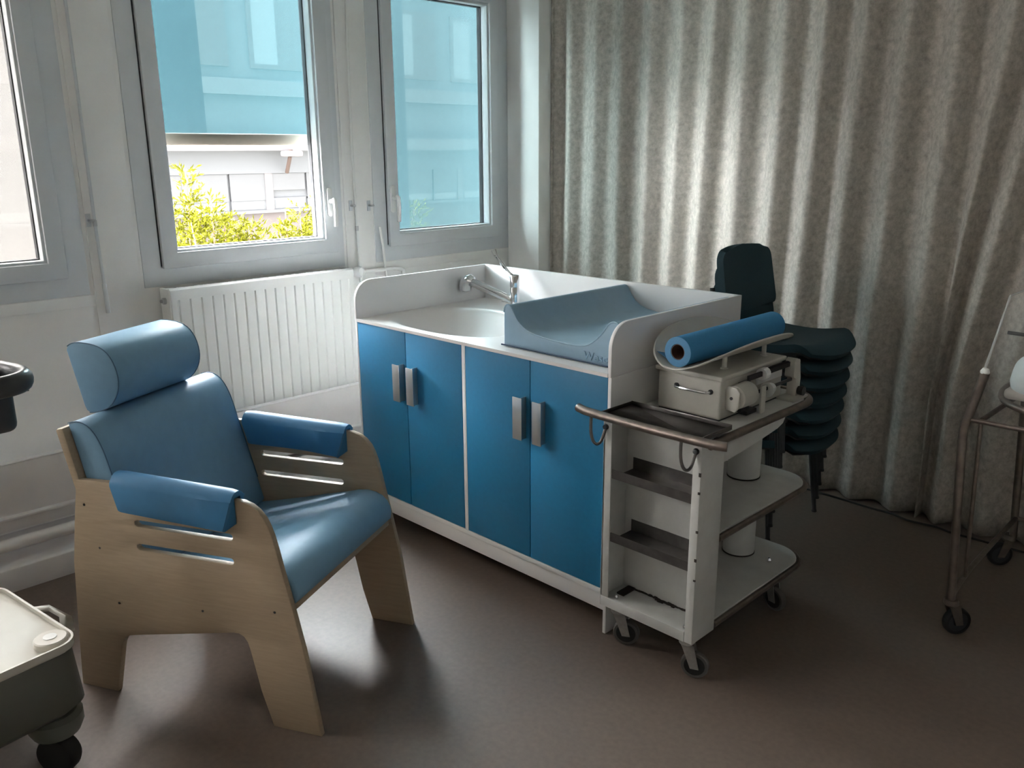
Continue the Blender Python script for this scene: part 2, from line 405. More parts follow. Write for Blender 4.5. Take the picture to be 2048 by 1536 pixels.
for (a, b), (h0, h1) in zip(DX, HX):
    d = obj('door', bx(a,b,.0005,.018,.1605,.8865), BLUED, cab, bevel=.001)
    hz0, hz1 = .606, .756
    hc = h0+.033 if h0 < a+.3 and (h0-a) > .15 else h0+.030
    bm = NB(); box(bm, h0,h1,-.032,-.028,hz0,hz1); box(bm, hc-.002,hc+.002,-.030,.001,hz0,hz1)
    obj('handle', bm, ALU, d, bevel=.0008)
# worktop with moulded basin
def top(u, v):
    x = .012+u*(L-.024); y = -.004+v*(D-.010)
    dx = (x-.385)/.325; dy = (y-.285)/.235
    r = (abs(dx)**2.6+abs(dy)**2.6)**(1/2.6)
    f = max(0, min(1, (1.08-r)/.62)); f = f*f*(3-2*f)
    return (x, y, HT - .115*f)
bm = NB(); grid(bm, top, 84, 56)
eds = [e for e in bm.edges if len(e.link_faces) == 1]
ex = bmesh.ops.extrude_edge_only(bm, edges=eds)
for g in ex['geom']:
    if isinstance(g, bmesh.types.BMVert): g.co.z = HT-.012
obj('worktop', bm, SOLID, cab, sharp=50)
# thin underside band that closes the front edge
dr = obj('basin_drain', lathe(NB(), [(0,.003),(.018,.003),(.022,.0),(.022,-.01),(0,-.01)], (.385,.285,HT-.114), n=24), CHROME, cab)
# upstands
def upst(x0, x1, nm):
    r = .082
    pts = [(-.002,.889),(-.002,HU-r)]+[(r-.002+r*math.cos(math.radians(a)), HU-r+r*math.sin(math.radians(a))) for a in range(170,90,-10)]+[(r-.002,HU),(D,HU),(D,.889)]
    obj('side_upstand', prism(NB(), pts, 0, x0, x1), WHITE, cab, bevel=.0015)
upst(0, T, 'l'); upst(L-T, L, 'r')
obj('back_upstand', bx(T,L-T,D-.016,D,.889,HU), WHITE, cab, bevel=.0012)
# tap
TX, TY = .315, .628
tp = obj('tap', lathe(NB(), [(0,0),(.027,0),(.027,.006),(.0215,.010),(.0205,.088),(.0195,.090),(.0195,.093),(.0215,.095),(.0215,.142),(.019,.146),(0,.147)], (TX,TY,HT), n=28), CHROME, cab)
obj('lever', tube(NB(), [(TX-.016,TY,HT+.135),(TX-.035,TY,HT+.150),(TX-.070,TY,HT+.180),(TX-.105,TY,HT+.210),(TX-.120,TY,HT+.224),(TX-.130,TY,HT+.244)], [.012,.009,.008,.0075,.010,.012], 10), CHROME, tp)
sp = obj('spout', tube(NB(), [(TX-.010,TY,HT+.030),(TX-.035,TY-.006,HT+.040),(TX-.13,TY-.022,HT+.066),(TX-.235,TY-.040,HT+.096)], [.016,.0165,.018,.021], 16), CHROME, tp)
obj('spray_head', tube(NB(), [(TX-.225,TY-.038,HT+.098),(TX-.243,TY-.041,HT+.104),(TX-.262,TY-.044,HT+.098),(TX-.272,TY-.046,HT+.078),(TX-.273,TY-.047,HT+.056),(TX-.273,TY-.047,HT+.050)], [.021,.026,.030,.030,.027,.018], 18), CHROME, tp)
obj('soap_dish', bx(.155,.225,.700,.732,HT,HT+.006), SOLID, cab, bevel=.003)

# ------------------------------------------------------------------ changing mat
MP = [(.825,.9025),(.826,1.020),(.829,1.037),(.836,1.046),(.846,1.049),(.856,1.046),(.866,1.033),(.880,1.012),(.899,.989),(.928,.972),(.962,.961),(1.02,.954),(1.077,.951),(1.15,.950),(1.192,.954),(1.215,.962),(1.235,.974),(1.258,.994),(1.275,1.012),(1.290,1.033),(1.303,1.045),(1.317,1.049),(1.330,1.046),(1.338,1.036),(1.341,1.018),(1.342,.9025)]
mroot = thing('changing_mat', 'grey-blue vinyl changing mat with raised sides on the cabinet top', 'changing mat', (1.08,.39,.9025))
MO = Vector((-1.08,-.39,-.9025))
obj('cushion', shift(prism(NB(), MP, 1, .06, .728), MO), MATV, mroot, bevel=.004, seg=2, sharp=50)
e = [(p[0],.0615,p[1]+.0005) for p in MP[1:-1]]
obj('piping', shift(tube(NB(), smooth_path(e,1), .0032, 6), MO), MATV, mroot)
obj('welt', shift(tube(NB(), [(.818,.054,.905),(1.341,.054,.905)], .0028, 6), MO), SEAM, mroot)
cu = bpy.data.curves.new('t', 'FONT'); cu.body = 'Wesco'; cu.size = .036; cu.extrude = .0022; cu.bevel_depth = .0008; cu.space_character = 1.08
t = bpy.data.objects.new('t', cu); COL.objects.link(t); dg = bpy.context.evaluated_depsgraph_get(); dg.update()
me = bpy.data.meshes.new_from_object(t.evaluated_get(dg)); bpy.data.objects.remove(t); bpy.data.curves.remove(cu)
bm = NB(); bm.from_mesh(me); bpy.data.meshes.remove(me)
wx = max(v.co.x for v in bm.verts)
for v in bm.verts: v.co = Vector((1.196+v.co.x*.122/wx, .0595-v.co.z*.9, .914+v.co.y)) + MO
o = obj('lettering', bm, MATV, mroot); o['label'] = 'embossed lettering'

# ------------------------------------------------------------------ armchair
ac = thing('armchair', 'blue vinyl nursing armchair with plywood sides and a headrest', 'armchair', (.3536,-1.3531,0), math.radians(27))
PO = [(.133,.679),(.30,.684),(.50,.681),(.650,.680),(.680,.679),(.705,.671),(.725,.658),(.743,.637),(.754,.614),(.763,.588),(.773,.545),(.783,.496),(.806,.392),(.832,.262),(.850,.130),(.868,0),(.716,0),(.685,.109),(.661,.234),(.655,.256),(.645,.271),(.630,.278),(.612,.278),(.270,.208),(.246,.202),(.229,.190),(.218,.172),(.213,.155),(.174,0),(.040,0),(.058,.200),(.079,.414),(.104,.545)]
def slot(a0, a1, z0, z1, tilt):
    r = (z1-z0)/2; zc = (z0+z1)/2
    return arc(a1-r, zc+tilt, r, -90, 90, 6)+arc(a0+r*.4, zc, r, 100, 260, 3)
SL = [slot(.325,.640,.560,.5795,0), slot(.322,.636,.4885,.507,0)]
BW = .606
for k, yb in enumerate((0, BW)):
    o = flat_outline('side_panel', PO, SL, .020, PLY, ac)
    o.data.transform(Matrix.Translation((0,yb,0)))
    if k == 0:
        for a, z in ((.150,.604),(.184,.475),(.226,.306),(.517,.330),(.752,.366)):
            obj('screw', lathe(NB(), [(0,-.0008),(.0032,-.0008),(.0036,.001),(0,.001)], (a,0,z), (0,-1,0), 12), DARKST, o)
B0, B1 = .0215, .6045
def boxbar(p0, p1, th, b0, b1):      # board: line p0-p1 in (a,z), thickness th to the left
    d = Vector((p1[0]-p0[0], p1[1]-p0[1])).normalized(); n = Vector((-d.y, d.x))*th
    return prism(NB(), [p0, p1, (p1[0]+n.x,p1[1]+n.y), (p0[0]+n.x,p0[1]+n.y)], 1, b0, b1)
obj('seat_board', boxbar((.205,.297),(.800,.365),.019,B0,B1), PLY, ac, bevel=.003)
obj('back_board', boxbar((.083,.822),(.190,.345),.027,B0-.02,B1+.02 if False else B1), PLY, ac, bevel=.006)
seat = [(.235,.330),(.235,.362),(.300,.388),(.400,.410),(.500,.433),(.600,.458),(.655,.471),(.695,.482),(.729,.486),(.758,.482),(.782,.472),(.799,.455),(.809,.435),(.812,.412),(.809,.394),(.800,.386)]
obj('seat_cushion', prism(NB(), seat, 1, B0, B1), VINYL, ac, bevel=.006, sharp=50)
back = [(.111,.8365),(.137,.8440),(.160,.8425),(.182,.832),(.200,.813),(.214,.788),(.225,.760),(.234,.728),(.243,.690),(.258,.640),(.280,.560),(.302,.480),(.322,.404),(.318,.394),(.220,.378),(.214,.390)]
bc = obj('back_cushion', prism(NB(), back, 1, B0, B1), VINYL, ac, bevel=.005, sharp=50)
for bb in (B0+.001, B1-.001):
    obj('seam', tube(NB(), smooth_path([(a,bb,z+.0005) for a, z in back[:12]],1), .0016, 6), SEAMB, bc)
head = [(.031,1.019),(.036,1.030),(.050,1.039),(.070,1.0435),(.095,1.0435),(.125,1.041),(.150,1.035),(.172,1.022),(.190,1.000),(.201,.972),(.205,.942),(.201,.915),(.191,.892),(.175,.871),(.155,.854),(.130,.843),(.105,.836),(.085,.834),(.075,.840),(.069,.854)]
hd = obj('headrest', prism(NB(), head, 1, .13, .492), VINYL, ac, bevel=.004, sharp=50)
for bb in (.131, .491):
    obj('seam', tube(NB(), smooth_path([(a,bb,z) for a, z in head[1:18]],1), .0016, 6), SEAMB, hd)
obj('headrest_strap', boxbar((.047,.99),(.170,.53),.004,.25,.37), VINYL, ac)
def armpad(b, zt, flip):
    c = arc(.010, zt-.036, .036, 0, 180, 10)
    pts = [(.047,zt-.104)]+c+[(-.028,zt-.104),(-.020,zt-.110),(-.003,zt-.104),(-.003,.6855),(.023,.6855),(.023,zt-.104),(.039,zt-.110)]
    N = 14; bm = NB(); rings = []
    for i in range(N+1):
        t = i/N; a = .272+t*.388
        k = .93 if i in (0,N) else 1.0
        sag = -.030*max(0,t-.45)**1.5 if flip else -.012*t
        ring_ = []
        for (q, z) in pts:
            qq = .010+(q-.010)*(k if abs(q-.010) > .02 else 1); low = z < zt-.08 and not (-.004 < q < .024)
            aa = a + (.020 if (low and i == 0) else 0) - (.030 if (low and i == N) else 0)
            ring_.append(bm.verts.new((aa, b+qq, z+(sag*1.4 if low else 0)-(.014*t if z > .69 else 0)-(.003 if i in (0,N) and z > zt-.02 else 0))))
        rings.append(ring_)
    n = len(pts)
    for A, B in zip(rings, rings[1:]):
        for k in range(n): bm.faces.new((A[k],A[(k+1)%n],B[(k+1)%n],B[k]))
    bm.faces.new(rings[0][::-1]); bm.faces.new(rings[-1])
    return bm
obj('arm_pad', armpad(0, .719, False), VINYL2, ac, sharp=55)
obj('arm_pad', armpad(BW, .716, True), VINYL2, ac, sharp=55)

# ------------------------------------------------------------------ medical trolley
X0, X1, Y0, Y1 = 1.366, 1.717, -.04, .08
tr = thing('medical_trolley', 'old white enamel trolley with steel rails, shelves and casters at the cabinet end', 'trolley', (1.54,.30,0))
TO = Vector((-1.54,-.30,0))
def tobj(nm, bm, m, par=tr, **k): return obj(nm, shift(bm, TO), m, par, **k)
bm = NB(); box(bm, X0,X0+.006,Y0,Y1,.132,.762); box(bm, X0,X0+.030,Y0,Y0+.006,.132,.762)
tobj('side_panel', bm, WORN, bevel=.001)
sp = tobj('side_panel', bx(X1-.028,X1,Y0,Y1+.004,.132,.762), WORN, bevel=.003)
for (y, z, s) in ((Y0-.0005,.676,.006),(Y0-.0005,.50,.004),(Y0-.0005,.41,.005),(Y0-.0005,.62,.004),(Y0-.0005,.345,.003)):
    obj('paint_chip', shift(bx(X1-.006,X1+.0005,y-.0003,y+.003,z-s,z+s), TO), CHIP, sp)
tobj('back_panel', bx(X0+.006,X1-.028,Y1-.006,Y1,.132,.762), WORN)
bp_ = tobj('bottom_shelf', bx(X0+.002,X1-.0285,Y0+.001,Y1-.006,.150,.163), WORN, bevel=.0015)
obj('front_rail', shift(bx(X0+.001,X1-.0285,Y0-.001,Y0+.004,.132,.166), TO), WORN, bp_, bevel=.001)
# rusty crack along the back of the shelf
bm = NB()
for i in range(26):
    a = X0+.05+i*.0105; w = .0015+.003*random.random(); box(bm, a, a+.0115, Y1-.012-w*(1+2*(8<i<16)), Y1-.0062, .1632, .1640+.004*random.random())
obj('rust_mark', shift(bm, TO), CHIP, bp_)
obj('rust_mark', shift(bx(X0+.031,X0+.060,Y0+.045,Y1-.010,.1631,.170), TO), CHIP, bp_, bevel=.002)
for x, y in ((X0+.05,Y0+.020),(X1-.040,Y0+.022)):
    obj('bolt', shift(lathe(NB(), [(0,.014),(.004,.013),(.007,.008),(.007,0),(0,0)], (x,y,.163), n=12), TO), CHROME, bp_)
for zc in (.609,.395):                      # steel trays between the sides
    bm = NB()
    prism(bm, [(Y0+.004,zc-.030),(Y0+.004,zc),(Y0+.0065,zc),(Y0+.0065,zc-.0275),(Y1-.007,zc-.0275),(Y1-.007,zc+.012),(Y1-.0062,zc+.012),(Y1-.0062,zc-.030)], 0, X0+.031, X1-.0285)
    tobj('tray_shelf', bm, STEEL, sharp=30)
def rplate(x0, x1, y0, y1, r, z0, z1):
    pts = [(x0,y0),(x1,y0)]+[(x1-r+r*math.cos(math.radians(a)), y1-r+r*math.sin(math.radians(a))) for a in range(0,91,10)]+[(x0+r+r*math.cos(math.radians(a)), y1-r+r*math.sin(math.radians(a))) for a in range(90,181,10)]
    return prism(NB(), pts, 2, z0, z1)
def rimpath(x0, x1, y0, y1, r, z):
    return [(x1,y0,z)]+[(x1-r+r*math.cos(math.radians(a)), y1-r+r*math.sin(math.radians(a)), z) for a in range(0,91,10)]+[(x0+r+r*math.cos(math.radians(a)), y1-r+r*math.sin(math.radians(a)), z) for a in range(90,181,10)]+[(x0,y0,z)]
for z in (.452,.162):
    pl = tobj('shelf', rplate(X0+.015,X1-.010,Y1+.0005,.715,.11,z-.012,z), WORN, bevel=.002)
    obj('rim_tube', shift(tube(NB(), rimpath(X0+.010,X1-.004,Y1+.004,.722,.115,z-.014), .0105, 10), TO), BROWNST, pl)
    if z < .3: obj('bolt', shift(lathe(NB(), [(0,.016),(.005,.015),(.009,.009),(.009,0),(0,0)], (1.640,.560,z), n=6), TO), CHROME, pl)
for z0, z1 in ((.1625,.438),(.4525,.735)):
    cl = tobj('column', lathe(NB(), [(0,0),(.056,0),(.056,z1-z0),(0,z1-z0)], (1.515,.565,z0), n=36), WORN)
    obj('base_ring', shift(lathe(NB(), [(.0555,0),(.0575,0),(.0575,.004),(.0555,.005)], (1.515,.565,z0), n=36), TO), CHIP, cl)
tp_ = tobj('top_plate', rplate(X0+.002,X1,Y0,.640,.10,.762,.773), WORN, bevel=.002)
ap = [(Y1+.0045,.682),(.18,.688),(.296,.699),(.40,.712),(.432,.722),(.445,.740),(.450,.7615),(Y1+.0045,.7615)]
tobj('apron', prism(NB(), ap, 0, X1-.012, X1-.001), WORN, bevel=.002)
tobj('apron', prism(NB(), ap, 0, X0+.004, X0+.015), WORN, bevel=.002)
tobj('guard_rail', tube(NB(), [(X1+.020,-.03,.766)]+rimpath(X0+.004,X1+.016,.06,.655,.115,.766)[0:21]+[(X0+.006,.40,.766)], .0125, 12), BROWNST)
tobj('rail_stay', bx(X1-.002,X1+.012,.02,.036,.758,.772), BROWNST)
tobj('front_bar', tube(NB(), smooth_path([(1.298,-.083,.799),(1.306,-.086,.799),(1.34,-.091,.796),(1.56,-.094,.794),(1.78,-.091,.795),(1.812,-.086,.797),(1.820,-.082,.797)],1), .0135, 14), BROWNST)
# steel instrument tray lying on the front of the top is fixed by its rim
ty0, ty1, tx0, tx1 = -.072, .085, 1.375, 1.735
bm = NB(); box(bm, tx0,tx1,ty0,ty1,.786,.789)
box(bm, tx0,tx1,ty0,ty0+.003,.789,.800); box(bm, tx0,tx1,ty1-.003,ty1,.789,.802); box(bm, tx0,tx0+.003,ty0+.003,ty1-.003,.789,.801); box(bm, tx1-.003,tx1,ty0+.003,ty1-.003,.789,.801)
box(bm, tx0+.03,tx1-.03,ty0+.04,ty1-.02,.7735,.786)
tobj('front_tray', bm, STEEL, bevel=.0012)
for x in (1.375,1.700):
    pts = [(x-.018,-.092,.790),(x-.018,-.094,.765),(x-.016,-.096,.735),(x-.010,-.093,.708),(x-.004,-.082,.695),(x,-.066,.700),(x,-.054,.720),(x,-.046,.738),(x,-.036,.744)]
    h = tobj('hook', tube(NB(), smooth_path(pts,2), .0048, 8), STEEL)
    obj('knob', shift(lathe(NB(), [(0,0),(.009,0),(.010,.004),(.007,.010),(0,.011)], (x,-.040,.744), (0,-1,.1), 14), TO), DARKST, h)
def caster(root, x, y, ztop, r, ang, plate=WORN, hub=GALV, tyre=GREYRUB, core=BLACK, width=.022):
    """swivel caster: fork with mount, wheel with hub; trails in direction ang"""
    o = bpy.data.objects; d = Vector((math.cos(ang), math.sin(ang),0)); s = Vector((-d.y,d.x,0))
    tr_ = d*.028; c = Vector((x,y,r))+tr_
    f = NB(); lathe(f, [(0,ztop),(.020,ztop),(.024,ztop-.008),(.024,ztop-.016),(.019,ztop-.022),(0,ztop-.022)], (x,y,0), n=20)
    for sg in (-1,1):
        off = s*sg*(width/2+.003)
        quad = [Vector((x,y,ztop-.018))-d*.014, Vector((x,y,ztop-.018))+d*.024, c+d*.014+Vector((0,0,-.008)), c-d*.012+Vector((0,0,-.008))]
        a = [f.verts.new(q+off) for q in quad]; b = [f.verts.new(q+off+s*sg*.003) for q in quad]
        for i in range(4): f.faces.new((a[i],a[(i+1)%4],b[(i+1)%4],b[i]))
        f.faces.new(a); f.faces.new(b)
    up = [Vector((x,y,ztop-.022))-d*.014, Vector((x,y,ztop-.022))+d*.024]
    a = [f.verts.new(q+s*k) for q in up for k in (-(width/2+.006), width/2+.006)]
    b = [f.verts.new(v.co+Vector((0,0,.006))) for v in a]
    for q in ((0,1,3,2),): f.faces.new([a[i] for i in q]); f.faces.new([b[i] for i in q])
    for i, j in ((0,1),(1,3),(3,2),(2,0)): f.faces.new((a[i],a[j],b[j],b[i]))
    fk = obj('caster', shift(f, -Vector(root.location)), hub, root)
    w = width/2
    wl = lathe(NB(), [(r*.74,-w),(r*.93,-w),(r,-w*.55),(r,w*.55),(r*.93,w),(r*.74,w)], c, s, 32)
    obj('tyre', shift(wl, -Vector(root.location)), tyre, fk)
    wl = lathe(NB(), [(0,-w*.9),(r*.30,-w*1.02),(r*.34,-w*.8),(r*.76,-w*.8),(r*.76,w*.8),(r*.34,w*.8),(r*.30,w*1.02),(0,w*.9)], c, s, 32)
    obj('hub', shift(wl, -Vector(root.location)), core, fk)
for x, y, a in ((1.418,-.010,.50),(1.680,-.008,.42),(1.655,.545,-.2),(1.430,.575,-.9)):
    caster(tr, x, y, .131 if y < .2 else .149, .043, a)
tobj('brake_bar', tube(NB(), smooth_path([(1.45,.03,.128),(1.47,.03,.105),(1.62,.03,.105),(1.64,.03,.128)],1), .0045, 8), STEEL)

# ------------------------------------------------------------------ baby scale on the trolley
SX0, SX1, SY0, SY1, SZ = 1.420, 1.648, .158, .535, .7735
sc = thing('baby_scale', 'cream mechanical baby scale with a curved pan on the trolley top', 'scale', (1.535,.35,SZ))
SO = Vector((-1.535,-.35,-SZ))
def sobj(nm, bm, m, par=sc, **k): return obj(nm, shift(bm, SO), m, par, **k)
sobj('body', bx(SX0,SX1,SY0,SY1,SZ+.002,.902), CREAM, bevel=.010, seg=3)
sobj('base_plate', bx(SX0+.004,SX1-.004,SY0+.004,SY1-.004,SZ,SZ+.004), DARKST)
sobj('lid', bx(SX0-.007,SX1+.007,SY0-.008,SY1+.010,.899,.914), CREAM, bevel=.005, seg=3)
hz = .861
sobj('handle', tube(NB(), smooth_path([(1.492,.160,hz),(1.494,.142,hz),(1.505,.136,hz),(1.600,.134,hz),(1.612,.140,hz),(1.614,.160,hz)],2), .0042, 8), CHROME)
for x in (1.492,1.614): sobj('handle_boss', lathe(NB(), [(0,0),(.008,0),(.008,.004),(0,.004)], (x,.158,hz), (0,-1,0), 12), DARKST)
xc, yc, a_, b_ = 1.530, .368, .147, .302
def pan(u, v):
    th = 2*PI*v; r = u
    c, s = math.cos(th), math.sin(th)
    p = 2.5
    k = (abs(c)**p+abs(s)**p)**(-1/p)
    x = a_*r*k*c; y = b_*r*k*s
    return (xc+x, yc+y, .934+3.1*x*x+.10*max(0,abs(y)-.22)*0+(.02*(x<0)*(-x/a_)**2))
bm = NB(); NU, NV = 12, 64
ctr = bm.verts.new(pan(0,0)); rings = []
for i in range(1,NU+1): rings.append([bm.verts.new(pan(i/NU, j/NV)) for j in range(NV)])
for j in range(NV):
    bm.faces.new((ctr, rings[0][j], rings[0][(j+1)%NV]))
    for A, B in zip(rings, rings[1:]): bm.faces.new((A[j],B[j],B[(j+1)%NV],A[(j+1)%NV]))
bmesh.ops.recalc_face_normals(bm, faces=bm.faces)
bmesh.ops.solidify(bm, geom=bm.faces[:], thickness=.0035)
pn = sobj('pan', bm, CREAM, sharp=60)
obj('rim', shift(tube(NB(), [Vector(pan(1,j/72))+Vector((0,0,.001)) for j in range(72)], .0035, 6, cyclic=True), SO), CREAM, pn)
for y in (.25,.49):
    sobj('pan_post', lathe(NB(), [(0,0),(.012,0),(.012,.004),(.0075,.006),(.0075,.040),(0,.040)], (1.60,y,.914), n=14), CREAM)
    sobj('pan_post', lathe(NB(), [(0,0),(.012,0),(.012,.004),(.0075,.006),(.0075,.038),(0,.038)], (1.47,y,.914), n=14), CREAM)
# beam mechanism on the right-hand side
kx = 1.672
cw = sobj('counterweight', lathe(NB(), [(0,0),(.030,0),(.036,.004),(.037,.030),(.037,.072),(.034,.078),(0,.078)], (kx,.196,.846), (0.05,1,0.03), 30), CREAM)
fcp = [(kx-.022,.846-.038),(kx+.010,.846-.042),(kx+.022,.846-.026),(kx+.024,.846+.020),(kx+.012,.846+.034),(kx-.016,.846+.036),(kx-.028,.846+.020),(kx-.030,.846-.022)]
obj('face_plate', shift(prism(NB(), fcp, 1, .184,.194), SO), CREAM, cw, bevel=.002)
obj('screw', shift(lathe(NB(), [(0,0),(.005,0),(.005,.002),(0,.002)], (kx-.003,.184,.846), (0,-1,0), 10), SO), DARKST, cw)
b1 = sobj('upper_beam', bx(kx-.004,kx+.004,.270,.530,.884,.900), DARKST, bevel=.001)
bm = NB()
for i in range(22): box(bm, kx-.005,kx+.005,.390+i*.006,.392+i*.006,.899,.904)
obj('notches', shift(bm, SO), DARKST, b1)
sobj('lower_beam', bx(kx+.008,kx+.014,.300,.530,.838,.848), DARKST, bevel=.001)
bm = lathe(NB(), [(0,0),(.019,0),(.019,.026),(0,.026)], (kx,.350,.890), (0,1,.06), 14)
sobj('upper_poise', bm, PLASTW, sharp=20)
bm = lathe(NB(), [(0,0),(.024,0),(.016,.030),(0,.030)], (kx+.011,.372,.838), (0,1,.05), 14)
sobj('lower_poise', bm, PLASTW, sharp=20)
sobj('beam_post', bx(kx+.016,kx+.024,.318,.344,SZ,.862), CREAM, bevel=.002)
sobj('beam_post', prism(NB(), [(.548,SZ),(.574,SZ),(.578,.84),(.566,.905),(.540,.912),(.528,.902),(.528,.850),(.548,.84)], 0, kx-.014, kx+.020), CREAM, bevel=.003)
sobj('mount_foot', bx(SX1+.001,kx+.040,.500,.600,SZ,SZ+.010), CREAM, bevel=.003)
sobj('pivot_bracket', bx(SX1+.001,kx-.006,.250,.300,SZ+.012,.880), DARKST, bevel=.003)
sobj('pivot_bracket', bx(SX1+.001,kx+.004,.270,.330,SZ,SZ+.014), DARKST, bevel=.003)
sobj('scale_plate', bx(SX1+.001,SX1+.006,.36,.52,.850,.878), PLASTW, bevel=.001)
sobj('end_stop', lathe(NB(), [(0,0),(.014,0),(.015,.008),(.015,.020),(0,.022)], (kx+.020,.566,.800), (1,0,0), 16), BLACK)

# paper roll lying in the pan
rx, rz, rr = 1.536, .984, .046
pr = thing('paper_roll', 'roll of blue couch paper lying in the scale pan', 'paper roll', (rx,.375,rz-rr))
RO = Vector((-rx,-.375,-(rz-rr)))
tb_ = lathe(NB(), [(rr,0),(rr,.570)], (rx,.088,rz), (0,1,0), 48)
bm = tb_
obj('paper', shift(lathe(bm, [(.0235,.570),(rr,.570)], (rx,.088,rz), (0,1,0), 48), RO), PAPER, pr, sharp=40)
obj('end_face', shift(lathe(NB(), [(rr,0),(rr-.001,-.0006),(.0245,-.0006),(.0235,.002),(.0235,.004)], (rx,.088,rz), (0,1,0), 48), RO), PAPERE, pr)
obj('core', shift(lathe(NB(), [(.0235,.570),(.0235,.001),(.0215,.001),(.0215,.570)], (rx,.088,rz), (0,1,0), 32), RO), CARD, pr)
def flap(u, v):
    x = rx-.016-(.082-.030*u)*v
    d = x-xc
    z = .934+3.1*d*d+.02*(d/a_)**2*(d < 0)+.0022+.010*math.sin(PI*v)*(1-u)
    return (x, .100+.085*u+.014*v, z)
obj('loose_end', shift(shell(flap, 6, 8, .0008), RO), PAPERE, pr)

# ------------------------------------------------------------------ stacked chairs
GRPC = 'stacked upholstered chairs'
ch = thing('stacking_chair', 'x', 'chair', (1.26,1.235,0), group=GRPC)
SW = .225
def seatf(u, v):
    # u 0 rear .. 1 front, v side to side; dished pad with waterfall front, rounded plan
    s = v*2-1; w = SW*(1-.16*max(0,(u-.70)/.30)**2.2-.05*(1-u))
    x = -.185+.470*u - .050*(abs(s)**2.5)*max(0,(u-.5)/.5)**1.2
    z = .425 + .016*abs(s)**2.2 - .022*math.sin(PI*min(1,u*1.1)) + .012*u - .045*max(0,(u-.80)/.20)**2.0 + .020*max(0,(.15-u)/.15)
    return (x, s*w, z)
bm = shell(seatf, 18, 14, .030)
st = obj('seat', bm, TEAL, ch, bevel=0, sharp=70)
obj('seat_shell', shell(lambda u, v: tuple(Vector(seatf(.03+.92*u,.04+.92*v))+Vector((0,0,-.034))), 14, 10, .006), SHELL, ch, sharp=70)
def backf(u, v):
    # u 0 bottom .. 1 top; rounded corners
    s = v*2-1; H_ = .268
    h = (1-math.cos(PI*u))/2*H_
    w = .207*(1-.05*h/H_)
    R1, R2 = .058, .045
    if h > H_-R1: w -= R1*(1-math.sqrt(max(0,1-((h-H_+R1)/R1)**2)))*.98
    if h < R2: w -= R2*(1-math.sqrt(max(0,1-((R2-h)/R2)**2)))*.98
    return (-.175-.050*h/H_+.020*s*s, s*w, .505+h+.006*(1-s*s)*(h/H_))
obj('backrest', shell(backf, 34, 18, .028), TEAL, ch, sharp=70)
for sg in (-1,1):
    pts = [(.18,sg*.195,.395),(-.10,sg*.205,.402),(-.165,sg*.208,.410),(-.188,sg*.210,.445),(-.190,sg*.210,.52),(-.205,sg*.205,.62)]
    obj('back_support', tube(NB(), smooth_path(pts,2), .0105, 10), DARKST, ch)
    for x0, x1, yo in ((.115,.155,.012),(-.10,-.175,.012)):
        lg = obj('leg', tube(NB(), [(x0,sg*.185,.395),((x0+x1)/2,sg*(.19+yo/2),.20),(x1,sg*(.195+yo),.006)], [.0135,.0125,.0095], 10), DARKST, ch)
        obj('foot', lathe(NB(), [(0,0),(.011,0),(.012,.004),(.009,.012),(0,.012)], (x1,sg*(.195+yo),0), n=12), SHELL, lg)
NCH = 7
LABS = ['bottom dark teal chair of the stack, standing on the floor by the curtain','second dark teal chair from the bottom of the stack','third dark teal chair from the bottom of the stack','middle dark teal chair of the stack of seven',
        'third dark teal chair from the top of the stack','second dark teal chair from the top, its backrest peeping out behind','topmost dark teal chair of the stack, its backrest in full view']
for k in range(NCH):
    loc_ = (1.235+.0075*k, 1.235-.004*k, .0675*k)
    if k == 0: ch.location = loc_; ch['label'] = LABS[0]
    else: dup(ch, loc_, LABS[k])

# ------------------------------------------------------------------ curtain
CT = [-.60,-.407,-.249,-.063,.123,.301,.481,.662,.853,1.041,1.217,1.399,1.582,1.767,1.96,2.13,2.32,2.50,2.68,2.86,3.04,3.22,3.40,3.6]
CB = [-.60,-.42,-.258,-.075,.108,.285,.455,.628,.832,1.011,1.195,1.359,1.548,1.742,1.80,1.95,2.16,2.36,2.56,2.76,2.96,3.16,3.36,3.6]
def prof_c(t):
    # valley at 0 and 1 (soft), crest at .5 (crisper)
    d = t/.54 if t < .54 else (1-t)/.46
    return d-.09*math.sin(PI*2*d)*(1 if d < .5 else .25)
def curtf(u, v):
    n = len(CT)-1; k = min(n-1, int(u*n)); t = u*n-k
    z = 2.72-v*2.716
    q = (2.2-z)/1.2; q = max(-.3, min(1.35, q))
    def X(i): return CT[i]+(CB[i]-CT[i])*q
    x = X(k)+(X(k+1)-X(k))*t
    amp = .047 + .032*min(1,max(0,(k-2)/7)) + .004*math.sin(k*2.3)
    if k >= 13: amp *= 1.1
    if x < -.46: x = -.46
    tt = t+.03*math.sin(7*v+k*1.7)
    return (x, 1.752-amp*prof_c(max(0,min(1,tt)))+.012*math.sin(k*1.3+3*v)*0, z)
NK = len(CT)-1
bm = NB(); grid(bm, curtf, NK*14, 30)
cur = obj('curtain', bm, CURT, sharp=180)
sm = cur.modifiers.new('s', 'SOLIDIFY'); sm.thickness = .004
tag(cur, 'full-height mottled grey-brown pleated curtain closing off the far side', 'curtain')

# black cable on the floor along the curtain
pts = [(1.06,1.62,.005),(1.19,1.655,.005),(1.281,1.655,.005),(1.40,1.655,.005),(1.556,1.640,.005),(1.645,1.650,.005),(1.70,1.632,.005),(1.738,1.62,.005),(1.831,1.638,.005),(1.88,1.630,.005),(1.907,1.62,.005),(2.029,1.625,.005),(2.4,1.64,.005),(3.0,1.62,.005)]
tag(obj('floor_cable', tube(NB(), smooth_path(pts,2), .0045, 8), BLACK), 'thin black cable lying on the floor along the curtain hem', 'cable')

